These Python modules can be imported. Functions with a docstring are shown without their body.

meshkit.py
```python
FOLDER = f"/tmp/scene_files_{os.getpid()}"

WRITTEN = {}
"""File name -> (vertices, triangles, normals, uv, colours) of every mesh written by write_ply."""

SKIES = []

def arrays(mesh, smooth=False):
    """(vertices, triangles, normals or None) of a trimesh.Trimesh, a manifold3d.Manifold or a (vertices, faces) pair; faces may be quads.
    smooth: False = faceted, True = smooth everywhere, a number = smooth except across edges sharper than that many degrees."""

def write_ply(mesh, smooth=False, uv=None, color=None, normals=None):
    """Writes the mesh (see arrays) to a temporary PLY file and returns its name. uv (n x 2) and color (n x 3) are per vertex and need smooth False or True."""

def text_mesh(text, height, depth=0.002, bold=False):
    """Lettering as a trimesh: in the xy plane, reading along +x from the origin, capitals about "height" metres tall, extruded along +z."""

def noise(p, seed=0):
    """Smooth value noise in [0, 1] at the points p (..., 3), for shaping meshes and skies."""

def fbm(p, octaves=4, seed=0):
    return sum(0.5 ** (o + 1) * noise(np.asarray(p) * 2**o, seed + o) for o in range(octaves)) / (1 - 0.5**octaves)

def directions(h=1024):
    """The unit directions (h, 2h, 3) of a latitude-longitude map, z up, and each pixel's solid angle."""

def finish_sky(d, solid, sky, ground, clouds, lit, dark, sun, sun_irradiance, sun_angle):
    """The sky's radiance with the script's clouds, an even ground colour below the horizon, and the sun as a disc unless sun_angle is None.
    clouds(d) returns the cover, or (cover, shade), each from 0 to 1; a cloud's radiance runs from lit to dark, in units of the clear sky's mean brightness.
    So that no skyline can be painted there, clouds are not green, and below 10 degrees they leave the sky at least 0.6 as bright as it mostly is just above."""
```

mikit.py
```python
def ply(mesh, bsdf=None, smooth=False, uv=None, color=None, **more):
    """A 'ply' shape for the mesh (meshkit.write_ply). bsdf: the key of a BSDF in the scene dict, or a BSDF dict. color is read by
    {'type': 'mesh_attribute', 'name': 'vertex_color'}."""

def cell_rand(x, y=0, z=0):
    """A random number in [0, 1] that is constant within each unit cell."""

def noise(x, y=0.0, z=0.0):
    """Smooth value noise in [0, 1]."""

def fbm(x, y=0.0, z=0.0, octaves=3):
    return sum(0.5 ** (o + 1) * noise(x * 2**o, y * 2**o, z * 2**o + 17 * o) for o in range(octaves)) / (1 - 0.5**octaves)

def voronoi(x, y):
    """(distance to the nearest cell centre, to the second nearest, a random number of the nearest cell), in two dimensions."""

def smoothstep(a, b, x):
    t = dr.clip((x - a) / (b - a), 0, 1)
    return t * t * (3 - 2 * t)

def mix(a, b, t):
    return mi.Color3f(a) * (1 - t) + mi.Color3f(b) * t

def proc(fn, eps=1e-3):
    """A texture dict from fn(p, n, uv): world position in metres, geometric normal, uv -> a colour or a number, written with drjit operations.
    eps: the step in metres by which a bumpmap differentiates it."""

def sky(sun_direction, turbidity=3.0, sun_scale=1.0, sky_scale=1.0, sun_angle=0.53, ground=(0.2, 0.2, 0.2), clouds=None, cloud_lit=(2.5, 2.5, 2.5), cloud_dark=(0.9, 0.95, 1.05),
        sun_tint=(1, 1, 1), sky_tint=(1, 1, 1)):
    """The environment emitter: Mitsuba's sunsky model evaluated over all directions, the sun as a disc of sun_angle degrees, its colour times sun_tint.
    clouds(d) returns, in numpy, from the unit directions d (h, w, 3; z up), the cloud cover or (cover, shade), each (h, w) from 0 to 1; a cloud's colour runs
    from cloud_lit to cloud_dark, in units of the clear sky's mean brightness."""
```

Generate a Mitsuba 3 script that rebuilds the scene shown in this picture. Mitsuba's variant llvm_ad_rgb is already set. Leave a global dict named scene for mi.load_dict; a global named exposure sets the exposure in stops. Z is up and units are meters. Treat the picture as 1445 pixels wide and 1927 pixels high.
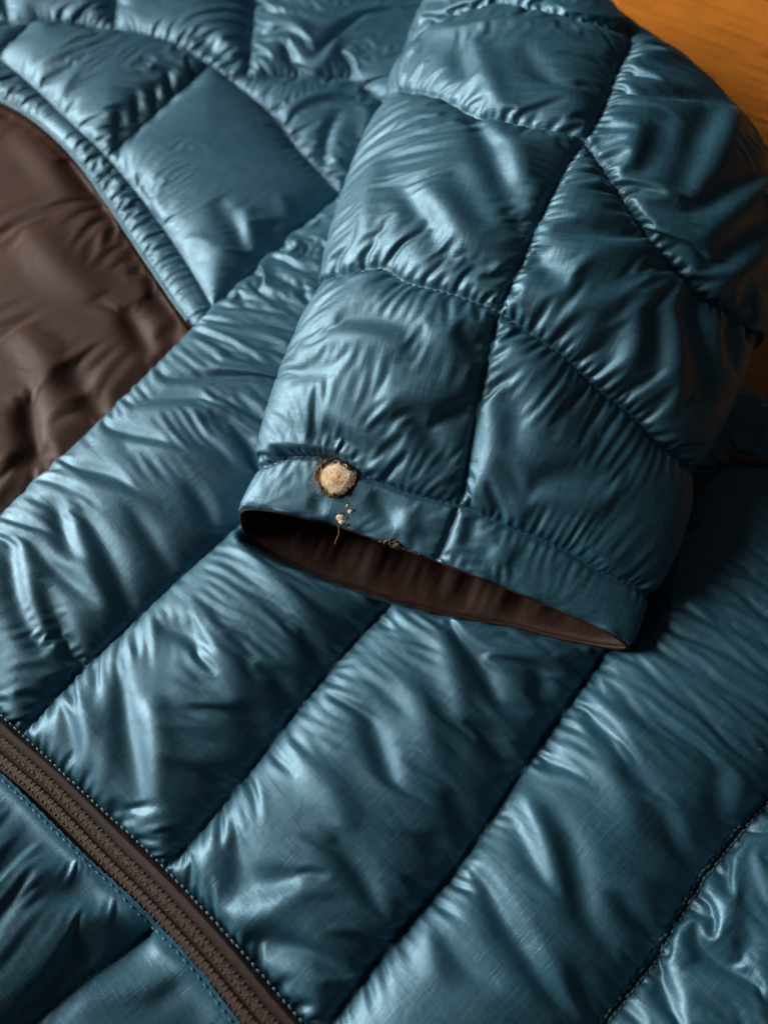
import math
import numpy as np, trimesh, mitsuba as mi, drjit as dr, mikit, meshkit
from scipy.spatial import cKDTree
from scipy.ndimage import zoom, gaussian_filter, map_coordinates, distance_transform_edt
from scipy.interpolate import CubicSpline, PchipInterpolator
import shapely

T = mi.ScalarTransform4f
scene, labels = {}, {}

# ------------------------------------------------------------------ camera, light, exposure
ZB = 0.022                                   # height of the jacket's seams above the table
DIST, TILT, FOV = 0.25, math.radians(30), 48.6
CAM = np.array([0, -DIST * math.sin(TILT), ZB + DIST * math.cos(TILT)])
scene['camera'] = {'type': 'thinlens', 'fov': FOV, 'fov_axis': 'x', 'aperture_radius': 0.0016, 'focus_distance': 0.213,
                   'near_clip': 0.01, 'far_clip': 50.0,
                   'to_world': T().look_at(origin=CAM.tolist(), target=[0, 0, ZB], up=[0, 1, 0])}
exposure = 0.0


def lamp_window(name, pos, target, w, h, rgb):
    m = T().look_at(origin=pos, target=target, up=[0, 0, 1]) @ T().scale([w / 2, h / 2, 1])
    scene[name] = {'type': 'rectangle', 'to_world': m, 'emitter': {'type': 'area', 'radiance': {'type': 'rgb', 'value': list(rgb)}},
                   'bsdf': {'type': 'diffuse', 'reflectance': {'type': 'rgb', 'value': [0, 0, 0]}}}


lamp_window('window_light', [-1.22, 0.40, 0.57], [0, 0.03, 0.03], 0.9, 0.9, (14.2, 13.3, 12.3))
labels['window_light'] = {'kind': 'structure'}
scene['room_light'] = {'type': 'constant', 'radiance': {'type': 'rgb', 'value': [0.024, 0.0235, 0.023]}}

# ------------------------------------------------------------------ data (metres; x right, y away, on the jacket's plane)
D = {'curves': {'seam0a': [(-0.2066, -0.1397), (-0.1231, -0.0151), (-0.1129, 0.0001), (-0.0982, 0.0214), (-0.0822, 0.0449), (-0.0641, 0.0736)],
 'seam0b': [(-0.0641, 0.0736), (-0.0585, 0.0808), (-0.0402, 0.1057), (-0.0164, 0.1377), (-0.0046, 0.1543), (0.0166, 0.185), (0.0643, 0.2418), (0.0847, 0.2581)],
 'seam1': [(-0.0932, -0.0663), (-0.0916, -0.0642), (-0.0818, -0.0505), (-0.0699, -0.0362), (-0.0573, -0.021), (-0.0423, -0.0039), (-0.0263, 0.0175), (-0.0039, 0.0493), (0.0336, 0.1057), (0.0866, 0.1971)],
 'seam2': [(-0.053, -0.0983), (-0.0517, -0.0972), (-0.0383, -0.0811), (-0.0224, -0.0591), (-0.0089, -0.0416), (0.0041, -0.0267), (0.0213, -0.0047), (0.0461, 0.0314), (0.0945, 0.1333)],
 'seam3': [(-0.0141, -0.132), (-0.0119, -0.1293), (-0.0027, -0.1182), (0.016, -0.0987), (0.0372, -0.0714), (0.0579, -0.0454), (0.0684, -0.0315), (0.0775, -0.0065), (0.0943, 0.1004)],
 'seam4': [(-0.0613, -0.2471), (0.0405, -0.1371), (0.0485, -0.1285), (0.0609, -0.1159), (0.0763, -0.0981), (0.0946, -0.0811), (0.1141, -0.064), (0.2269, 0.035)],
 'zip_top': [(-0.2344, 0.0401), (-0.1143, -0.0498), (-0.0991, -0.0612), (-0.0893, -0.0687), (-0.0752, -0.0798), (-0.0532, -0.0969), (-0.0394, -0.1089), (-0.0289, -0.1186), (-0.0177, -0.1293), (-0.007, -0.1389), (0.1039, -0.2399)],
 'zip_mid': [(-0.2317, 0.0331), (-0.1123, -0.0577), (-0.0973, -0.0691), (-0.0816, -0.0807), (-0.0664, -0.0934), (-0.0522, -0.105), (-0.0386, -0.117), (-0.0258, -0.1293), (-0.0149, -0.1389), (0.0969, -0.2388)],
 'zip_bot': [(-0.2325, 0.0217), (-0.1104, -0.0653), (-0.0958, -0.0757), (-0.0726, -0.094), (-0.0584, -0.1047), (-0.0414, -0.1191), (-0.0322, -0.1288), (-0.0217, -0.1389), (0.0859, -0.2434)],
 'stitch_low': [(-0.2327, 0.0178), (-0.1097, -0.068), (-0.0937, -0.0792), (-0.0673, -0.0995), (-0.0539, -0.1102), (-0.0451, -0.1175), (-0.0337, -0.1288), (-0.024, -0.1389), (0.0798, -0.2473)],
 'low_seam': [(-0.1729, -0.2522), (-0.0803, -0.1342), (-0.0762, -0.129), (-0.0699, -0.1224), (-0.0627, -0.1161), (-0.0565, -0.1107), (-0.054, -0.1092)],
 'brown_edge': [(-0.3033, 0.3027), (-0.1815, 0.215), (-0.1575, 0.1978), (-0.1447, 0.1884), (-0.1258, 0.1685), (-0.1094, 0.1451), (-0.0934, 0.1192), (-0.0786, 0.0953), (-0.0683, 0.0791), (-0.0641, 0.0736)],
 'bind_out': [(-0.2974, 0.355), (-0.1904, 0.2499), (-0.1633, 0.2232), (-0.1459, 0.2049), (-0.129, 0.185), (-0.1077, 0.1599), (-0.0872, 0.1305), (-0.0726, 0.107), (-0.0585, 0.0808)],
 'collar_seam': [(-0.1075, 0.1586), (-0.1053, 0.1615), (-0.0975, 0.175), (-0.0872, 0.1936), (-0.08, 0.2059), (-0.0739, 0.218)],
 'collar_small': [(-0.1633, 0.2232), (-0.1621, 0.2301), (-0.1592, 0.2359), (-0.1555, 0.249)],
 'collar_edge': [(-0.3366, 0.2996), (-0.1925, 0.2581), (-0.1696, 0.2515), (-0.1555, 0.249), (-0.1517, 0.2499), (-0.1338, 0.2478), (-0.1143, 0.2426), (-0.0946, 0.234), (-0.0747, 0.2195), (-0.0623, 0.2059), (-0.0479, 0.1884), (-0.0337, 0.1637), (-0.0206, 0.1436), (-0.0164, 0.1377)],
 'top1': [(-0.2158, 0.4379), (-0.178, 0.2928), (-0.1711, 0.2665), (-0.1641, 0.2474)],
 'top2': [(-0.1419, 0.4417), (-0.124, 0.2928), (-0.1208, 0.2665), (-0.1181, 0.2434)],
 'top3': [(-0.0648, 0.4426), (-0.0591, 0.2928), (-0.0581, 0.2665), (-0.0575, 0.234), (-0.0571, 0.2095)],
 'top_h': [(-0.0661, 0.2114), (-0.0571, 0.2095), (-0.036, 0.2092), (-0.016, 0.2077), (-0.0023, 0.1953), (0.008, 0.185), (0.0166, 0.184)],
 'body_right': [(0.288, -0.0251), (0.149, 0.0314), (0.1224, 0.0421), (0.1145, 0.049), (0.0929, 0.0638), (0.0775, 0.1574), (0.063, 0.2263), (0.0568, 0.3358), (0.0483, 0.4855)],
 'pocket': [(0.094, 0.0755), (0.0901, 0.0314), (0.091, 0.0131), (0.0976, 0.0144), (0.1059, 0.0155), (0.1163, 0.0152), (0.1297, 0.014), (0.1438, 0.0127), (0.2931, -0.0014)]},
 'seeds': {'baffle0': (-0.0676, 0.0117),
 'baffle1': (-0.0519, -0.0541),
 'baffle2': (-0.0095, -0.0811),
 'baffle3': (0.0343, -0.105),
 'baffle4': (0.0789, -0.1159),
 'tape': (-0.0672, -0.0886),
 'lowa': (-0.0813, -0.1072),
 'lowb': (-0.0553, -0.1253),
 'brown': (-0.1074, 0.1004),
 'binding': (-0.135, 0.185),
 'collara': (-0.1029, 0.1971),
 'collarb': (-0.0613, 0.1481),
 'collars': (-0.1657, 0.2359),
 'top0': (-0.1709, 0.2601),
 'top1': (-0.1451, 0.2581),
 'top2': (-0.0863, 0.2418),
 'top3': (-0.0284, 0.2418),
 'top4': (-0.0258, 0.1733),
 'outside': (0.1468, 0.1733),
 'pocketpiece': (0.116, 0.0283)},
 'strokes': [(-2.2, 1.7, [(-0.0928, 0.0004), (-0.0883, -0.0134), (-0.0806, -0.0211)]), (-2.4, 1.8, [(-0.0861, -0.0031), (-0.0765, -0.0176), (-0.068, -0.0373)]), (-2.2, 2, [(-0.1041, -0.0117), (-0.0988, -0.0296), (-0.089, -0.0461)]), (-1.8, 1.6, [(-0.0977, -0.0142), (-0.0884, -0.024), (-0.0757, -0.0311)]), (-2.4, 2, [(-0.0937, -0.0232), (-0.0862, -0.0395), (-0.0777, -0.0504)]), (-2, 1.6, [(-0.0723, -0.0014), (-0.0656, -0.0117), (-0.0574, -0.024)]), (-1.8, 1.4, [(-0.0939, 0.0126), (-0.085, 0.0107), (-0.0742, 0.0063)]), (-1.8, 1.5, [(-0.0864, 0.0285), (-0.077, 0.0246), (-0.0645, 0.0201)]), (-1.8, 1.3, [(-0.0785, 0.0346), (-0.0674, 0.037), (-0.0542, 0.036)]), (-1.6, 1.4, [(-0.0702, 0.046), (-0.0576, 0.0447), (-0.0403, 0.0455)]), (1.5, 1.8, [(-0.1003, -0.0126), (-0.095, -0.0288), (-0.0888, -0.0403)]), (1.8, 1.8, [(-0.0873, -0.0083), (-0.0805, -0.024), (-0.0744, -0.035)]), (1.2, 2.2, [(-0.0912, 0.0067), (-0.0797, 0.0022), (-0.0639, -0.0023)]), (1.2, 2, [(-0.0748, 0.0315), (-0.0601, 0.0305), (-0.0441, 0.0315)]), (1.4, 2, [(-0.0747, 0.0197), (-0.0616, 0.0159), (-0.0473, 0.0141)]), (-1.6, 1.8, [(-0.0574, 0.0067), (-0.051, -0.0023), (-0.0481, -0.0092)]), (-1.2, 2, [(-0.0452, 0.0256), (-0.038, 0.0159), (-0.0344, 0.0085)]), (-2.6, 2, [(-0.066, -0.0526), (-0.0633, -0.0642), (-0.0593, -0.0759), (-0.0569, -0.0851)]), (2.2, 2.2, [(-0.0581, -0.0581), (-0.0546, -0.0708), (-0.0555, -0.0827)]), (2, 1.6, [(-0.0767, -0.0574), (-0.0723, -0.0701), (-0.0724, -0.0759)]), (1.6, 1.6, [(-0.0682, -0.0662), (-0.0677, -0.0753), (-0.0691, -0.0821)]), (-2, 1.4, [(-0.0805, -0.0602), (-0.0745, -0.0734)]), (-1.6, 1.6, [(-0.0661, -0.0815), (-0.062, -0.0875), (-0.0594, -0.0922)]), (-1.6, 2.2, [(-0.0378, -0.0581), (-0.0327, -0.0636), (-0.0283, -0.0695)]), (-1.6, 1.8, [(-0.0435, -0.074), (-0.037, -0.0815)]), (1.2, 3, [(-0.0478, -0.0395), (-0.0399, -0.0497), (-0.0362, -0.0609)]), (-1.4, 2.2, [(-0.0227, -0.0395), (-0.0168, -0.0469), (-0.0152, -0.0526)]), (-1.3, 1.8, [(-0.0303, -0.0497), (-0.0245, -0.0568), (-0.0223, -0.0609)]), (1.3, 2.2, [(-0.0351, -0.0224), (-0.0261, -0.0288), (-0.0171, -0.0395)]), (-1.3, 2, [(-0.059, -0.0395), (-0.0518, -0.041), (-0.0458, -0.0454)]), (-1.8, 1.4, [(-0.0501, -0.0875), (-0.0476, -0.0934), (-0.0492, -0.0968)]), (-2.6, 2.4, [(-0.0339, -0.0911), (-0.0319, -0.1002), (-0.0322, -0.1057)]), (2, 1.4, [(-0.0302, -0.1035), (-0.0316, -0.1079), (-0.0342, -0.1116)]), (-2.2, 2, [(-0.0314, -0.1), (-0.0256, -0.1008), (-0.0186, -0.1002)]), (2, 1.8, [(-0.0174, -0.1011), (-0.0241, -0.1057), (-0.03, -0.1095)]), (-2.2, 1.8, [(-0.0324, -0.1129), (-0.0201, -0.114), (-0.0089, -0.1198)]), (1.6, 1.4, [(-0.0437, -0.0893), (-0.0403, -0.1008)]), (1.4, 1.4, [(-0.0393, -0.0899), (-0.0394, -0.0991)]), (-1.6, 1.6, [(-0.0456, -0.0945), (-0.0421, -0.1035)]), (-2.2, 2.2, [(0.0241, -0.0642), (0.0276, -0.0701), (0.0311, -0.0753)]), (1.5, 2.6, [(0.0051, -0.054), (0.0102, -0.0636), (0.0125, -0.0765)]), (-1.6, 2.2, [(-0.0043, -0.0609), (-0.0003, -0.0714), (0.0022, -0.0803)]), (1.4, 2.6, [(-0.0209, -0.0753), (-0.013, -0.0803), (-0.0077, -0.0899)]), (-1.5, 2, [(-0.0126, -0.0922), (-0.0051, -0.0991), (-0.0027, -0.1057)]), (-1.6, 2, [(0.0149, -0.0803), (0.0184, -0.0863), (0.0201, -0.0911)]), (-1.6, 1.8, [(0.0096, -0.0899), (0.0131, -0.0957)]), (-1.8, 1.8, [(0.0191, -0.0425), (0.0243, -0.0483), (0.0289, -0.0609)]), (1.6, 2.2, [(0.015, -0.041), (0.0185, -0.0554), (0.0207, -0.0649)]), (-1.6, 2, [(0.0381, -0.0469), (0.0402, -0.054), (0.0402, -0.0609)]), (2.8, 1.9, [(0.0314, -0.0771), (0.0372, -0.0899), (0.04, -0.1024)]), (-2.2, 1.6, [(0.0313, -0.0815), (0.0341, -0.0934), (0.0369, -0.1022)]), (-2.6, 2.2, [(0.0398, -0.0845), (0.0441, -0.0945), (0.0451, -0.1068), (0.0516, -0.1152)]), (-2.2, 1.6, [(0.0657, -0.0839), (0.0694, -0.0934), (0.0724, -0.0985)]), (1.9, 1.6, [(0.0683, -0.0815), (0.0721, -0.0951)]), (-2.2, 1.8, [(0.0536, -0.1027), (0.0568, -0.1079), (0.0617, -0.1116)]), (2, 1.8, [(0.0561, -0.1008), (0.0622, -0.1089)]), (-2.4, 2.1, [(0.0227, -0.098), (0.0266, -0.1089), (0.0318, -0.1168), (0.0385, -0.1267)]), (1.8, 1.8, [(0.0335, -0.1132), (0.041, -0.1238)]), (-2, 1.8, [(0.0113, -0.1084), (0.0156, -0.1168), (0.025, -0.1218)]), (2, 2, [(0.0086, -0.1073), (0.0125, -0.1152), (0.0128, -0.1223)]), (-2, 1.6, [(0.0411, -0.1178), (0.0441, -0.1262)]), (-1.6, 2.2, [(0.0521, -0.0615), (0.059, -0.0688)]), (-1.8, 1.8, [(0.0804, -0.0727), (0.0798, -0.0905)]), (1.6, 1.8, [(0.0854, -0.0765), (0.0853, -0.0863)]), (1.6, 2.4, [(0.0514, -0.0727), (0.0577, -0.0827), (0.0586, -0.0934)]), (-1.6, 2.2, [(0.0587, -0.0753), (0.0642, -0.0815)]), (-1.4, 2, [(0.0387, -0.0701), (0.0432, -0.0765)]), (1.5, 2.2, [(0.0206, -0.0922), (0.0251, -0.0991)]), (1.4, 2.2, [(0.0535, -0.0554), (0.0578, -0.0636), (0.0684, -0.0714)]), (-2.2, 1.8, [(0.0656, -0.1095), (0.0723, -0.1163), (0.0824, -0.1211)]), (1.9, 1.6, [(0.0678, -0.107), (0.0696, -0.1183)]), (-2, 1.6, [(0.061, -0.1161), (0.0627, -0.1282)]), (1.7, 1.6, [(0.0798, -0.1035), (0.0788, -0.1116)]), (-1.5, 1.6, [(0.0801, -0.1132), (0.0827, -0.1173)]), (2.4, 1.5, [(-0.0902, -0.0974), (-0.078, -0.1004), (-0.0751, -0.0951)]), (2.2, 1.4, [(-0.0877, -0.1083), (-0.0705, -0.1086), (-0.0587, -0.1059)]), (2.4, 1.5, [(-0.0688, -0.1256), (-0.0563, -0.1241), (-0.0446, -0.1178)]), (-2.2, 1.6, [(-0.0745, -0.1137), (-0.0663, -0.1188)]), (-2.2, 2, [(-0.0842, -0.1024), (-0.0766, -0.1046), (-0.0684, -0.1035)]), (-1.8, 1.8, [(-0.0778, -0.1213), (-0.0734, -0.1262)]), (-1.8, 1.6, [(-0.0654, -0.1267), (-0.0553, -0.1267), (-0.0468, -0.1233)]), (-2.4, 1.5, [(-0.1019, 0.1536), (-0.1033, 0.1703), (-0.1051, 0.1858)]), (-2.4, 1.3, [(-0.0961, 0.1623), (-0.0977, 0.1785), (-0.1005, 0.1947)]), (-2.3, 1.2, [(-0.0903, 0.1732), (-0.0916, 0.1852), (-0.0938, 0.1996)]), (-2.2, 1.1, [(-0.0845, 0.1825), (-0.087, 0.1954), (-0.09, 0.2089)]), (-2, 1, [(-0.0789, 0.192), (-0.0789, 0.2007), (-0.0802, 0.2104)]), (1.6, 1.6, [(-0.1468, 0.2104), (-0.1382, 0.2133), (-0.1292, 0.2177)]), (1.8, 1.5, [(-0.1331, 0.1892), (-0.1291, 0.1937), (-0.1249, 0.2025)]), (1.6, 1.4, [(-0.1217, 0.1713), (-0.1157, 0.1719), (-0.1118, 0.1671)]), (-1.4, 1.6, [(-0.1404, 0.2025), (-0.1325, 0.206), (-0.1266, 0.2097)]), (-1.9, 1.4, [(-0.0936, 0.1454), (-0.089, 0.1381), (-0.0845, 0.1277)]), (1.6, 1.4, [(-0.0847, 0.1337), (-0.0801, 0.1205)]), (-2.2, 2.4, [(-0.0609, 0.128), (-0.0508, 0.1102), (-0.0426, 0.0946)]), (2, 1.5, [(-0.05, 0.1238), (-0.0462, 0.0997)]), (1.9, 1.6, [(-0.0394, 0.1308), (-0.0307, 0.1115)]), (1.6, 1.4, [(-0.0746, 0.1102), (-0.0666, 0.1096), (-0.0587, 0.1054)]), (-1.6, 1.6, [(-0.0723, 0.1036), (-0.0627, 0.0997)]), (-1.8, 1.6, [(-0.042, 0.1183), (-0.0365, 0.1049)]), (2, 2.4, [(-0.0491, 0.236), (-0.0413, 0.238), (-0.0308, 0.2302)]), (-2, 2, [(-0.0405, 0.2245), (-0.0353, 0.2097)]), (-2.2, 2.2, [(-0.0818, 0.236), (-0.0665, 0.217), (-0.0589, 0.206)]), (1.8, 2.2, [(-0.1111, 0.236), (-0.0973, 0.2341), (-0.0827, 0.2245)]), (2, 2.2, [(-0.0758, 0.2226), (-0.0705, 0.2133), (-0.0723, 0.2097)]), (-2.2, 2, [(-0.1386, 0.2499), (-0.1253, 0.2399), (-0.1176, 0.2341)]), (2.2, 2.2, [(-0.0184, 0.2283), (-0.0266, 0.2097), (-0.0328, 0.2025)]), (-2.2, 2.2, [(-0.0074, 0.2439), (-0.0185, 0.2321), (-0.0269, 0.217)]), (1.8, 1.8, [(-0.046, 0.1752), (-0.0341, 0.1852), (-0.0175, 0.192)]), (-2, 1.8, [(-0.0242, 0.1469), (-0.022, 0.1687), (-0.0172, 0.1818)]), (1.8, 1.8, [(-0.0142, 0.1852), (-0.0067, 0.1785), (-0.0087, 0.1655)]), (-1.8, 1.6, [(-0.0345, 0.1735), (-0.0358, 0.1592)]), (-2.4, 4, [(-0.1281, 0.1626), (-0.1104, 0.1441), (-0.1034, 0.1265)]), (1.6, 6, [(-0.1351, 0.1265), (-0.1244, 0.1126), (-0.101, 0.0891)]), (-3.6, 2.2, [(-0.0919, 0.0841), (-0.0847, 0.0732), (-0.0798, 0.0638)]), (-4, 2.4, [(-0.1163, 0.0448), (-0.1145, 0.0363), (-0.1102, 0.0271)]), (-2.4, 3, [(-0.1081, 0.0581), (-0.0977, 0.0492)]), (1.4, 5, [(-0.1276, 0.0744), (-0.1112, 0.0558), (-0.1061, 0.0384)]), (-3.2, 2, [(-0.0846, 0.0916), (-0.0765, 0.0866), (-0.0699, 0.078)]), (-3.6, 2.6, [(-0.1163, 0.0191), (-0.1099, 0.0241), (-0.1047, 0.0271)]), (1.2, 5, [(-0.1505, 0.1789), (-0.1344, 0.1626), (-0.1214, 0.1381)]), (-3, 2.2, [(-0.0991, 0.047), (-0.094, 0.0427), (-0.0911, 0.0405)]), (-2.6, 2, [(-0.1129, 0.1471), (-0.1053, 0.1381), (-0.1014, 0.1323)]), (-3.2, 1.8, [(-0.0786, 0.0744), (-0.0728, 0.072), (-0.0689, 0.0696)])],
 'sleeve_rows': [((-0.03983, -0.00424), (0.06254, -0.04981), (0.015, 0.031, 0.0365)), ((-0.03531, 0.00684), (0.07061, -0.03217), (0.017, 0.034, 0.045)), ((-0.03067, 0.01907), (0.08036, -0.00923), (0.019, 0.039, 0.056)), ((-0.02309, 0.04254), (0.09061, 0.01546), (0.016, 0.044, 0.072)), ((-0.01629, 0.07084), (0.1097, 0.04489), (0.014, 0.046, 0.082)), ((-0.00724, 0.11385), (0.1238, 0.08245), (0.012, 0.046, 0.086)), ((0.00143, 0.14905), (0.11605, 0.11164), (0.01, 0.045, 0.085)), ((0.01432, 0.19566), (0.09384, 0.15492), (0.008, 0.043, 0.08)), ((0.02845, 0.23598), (0.0736, 0.19545), (0.008, 0.041, 0.074)), ((0.03682, 0.27942), (0.06828, 0.24176), (0.008, 0.04, 0.062))],
 'sleeve_curves': {'cuff_line': [(0.0155, 0.2643), (0.0155, 0.187), (0.019, 0.1785), (0.02, 0.1665), (0.017, 0.1525), (0.0165, 0.14), (0.017, 0.1275), (0.016, 0.1135), (0.0155, 0.0965), (0.014, 0.082), (0.0145, 0.071), (0.0145, 0)],
 'long_seam': [(0, 0.1265), (0.017, 0.1275), (0.0315, 0.131), (0.047, 0.134), (0.062, 0.1355), (0.082, 0.1355), (0.105, 0.134), (0.1245, 0.13), (0.149, 0.1245), (0.1875, 0.11), (0.201, 0.106), (0.2967, 0.106)],
 'quilt_a': [(0.0795, 0.2643), (0.0795, 0.1875), (0.076, 0.1805), (0.075, 0.171), (0.0685, 0.161), (0.065, 0.148), (0.062, 0.136)],
 'quilt_b': [(0.16, 0.2643), (0.16, 0.186), (0.152, 0.1785), (0.139, 0.166), (0.127, 0.156), (0.122, 0.1435), (0.1195, 0.132)],
 'quilt_c': [(0.186, 0.2643), (0.186, 0.1525), (0.1825, 0.1435), (0.1775, 0.128), (0.1855, 0.1115)],
 'quilt_d': [(0.062, 0.136), (0.058, 0.1265), (0.055, 0.1175), (0.05, 0.1055), (0.047, 0.094), (0.0435, 0.082), (0.0435, 0)],
 'quilt_e': [(0.1195, 0.132), (0.1095, 0.126), (0.0925, 0.1125), (0.084, 0.1005), (0.0815, 0.091), (0.084, 0.0765), (0.084, 0)]},
 'sleeve_seeds': {'cuff_band_left': (0.0065, 0.148),
 'cuff_band_right': (0.007, 0.101),
 'left1': (0.044, 0.1625),
 'left2': (0.0995, 0.166),
 'left3': (0.154, 0.1575),
 'right1': (0.034, 0.1085),
 'right2': (0.0715, 0.113),
 'right3': (0.114, 0.1005),
 'left4': (0.2927, 0.1852)},
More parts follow.
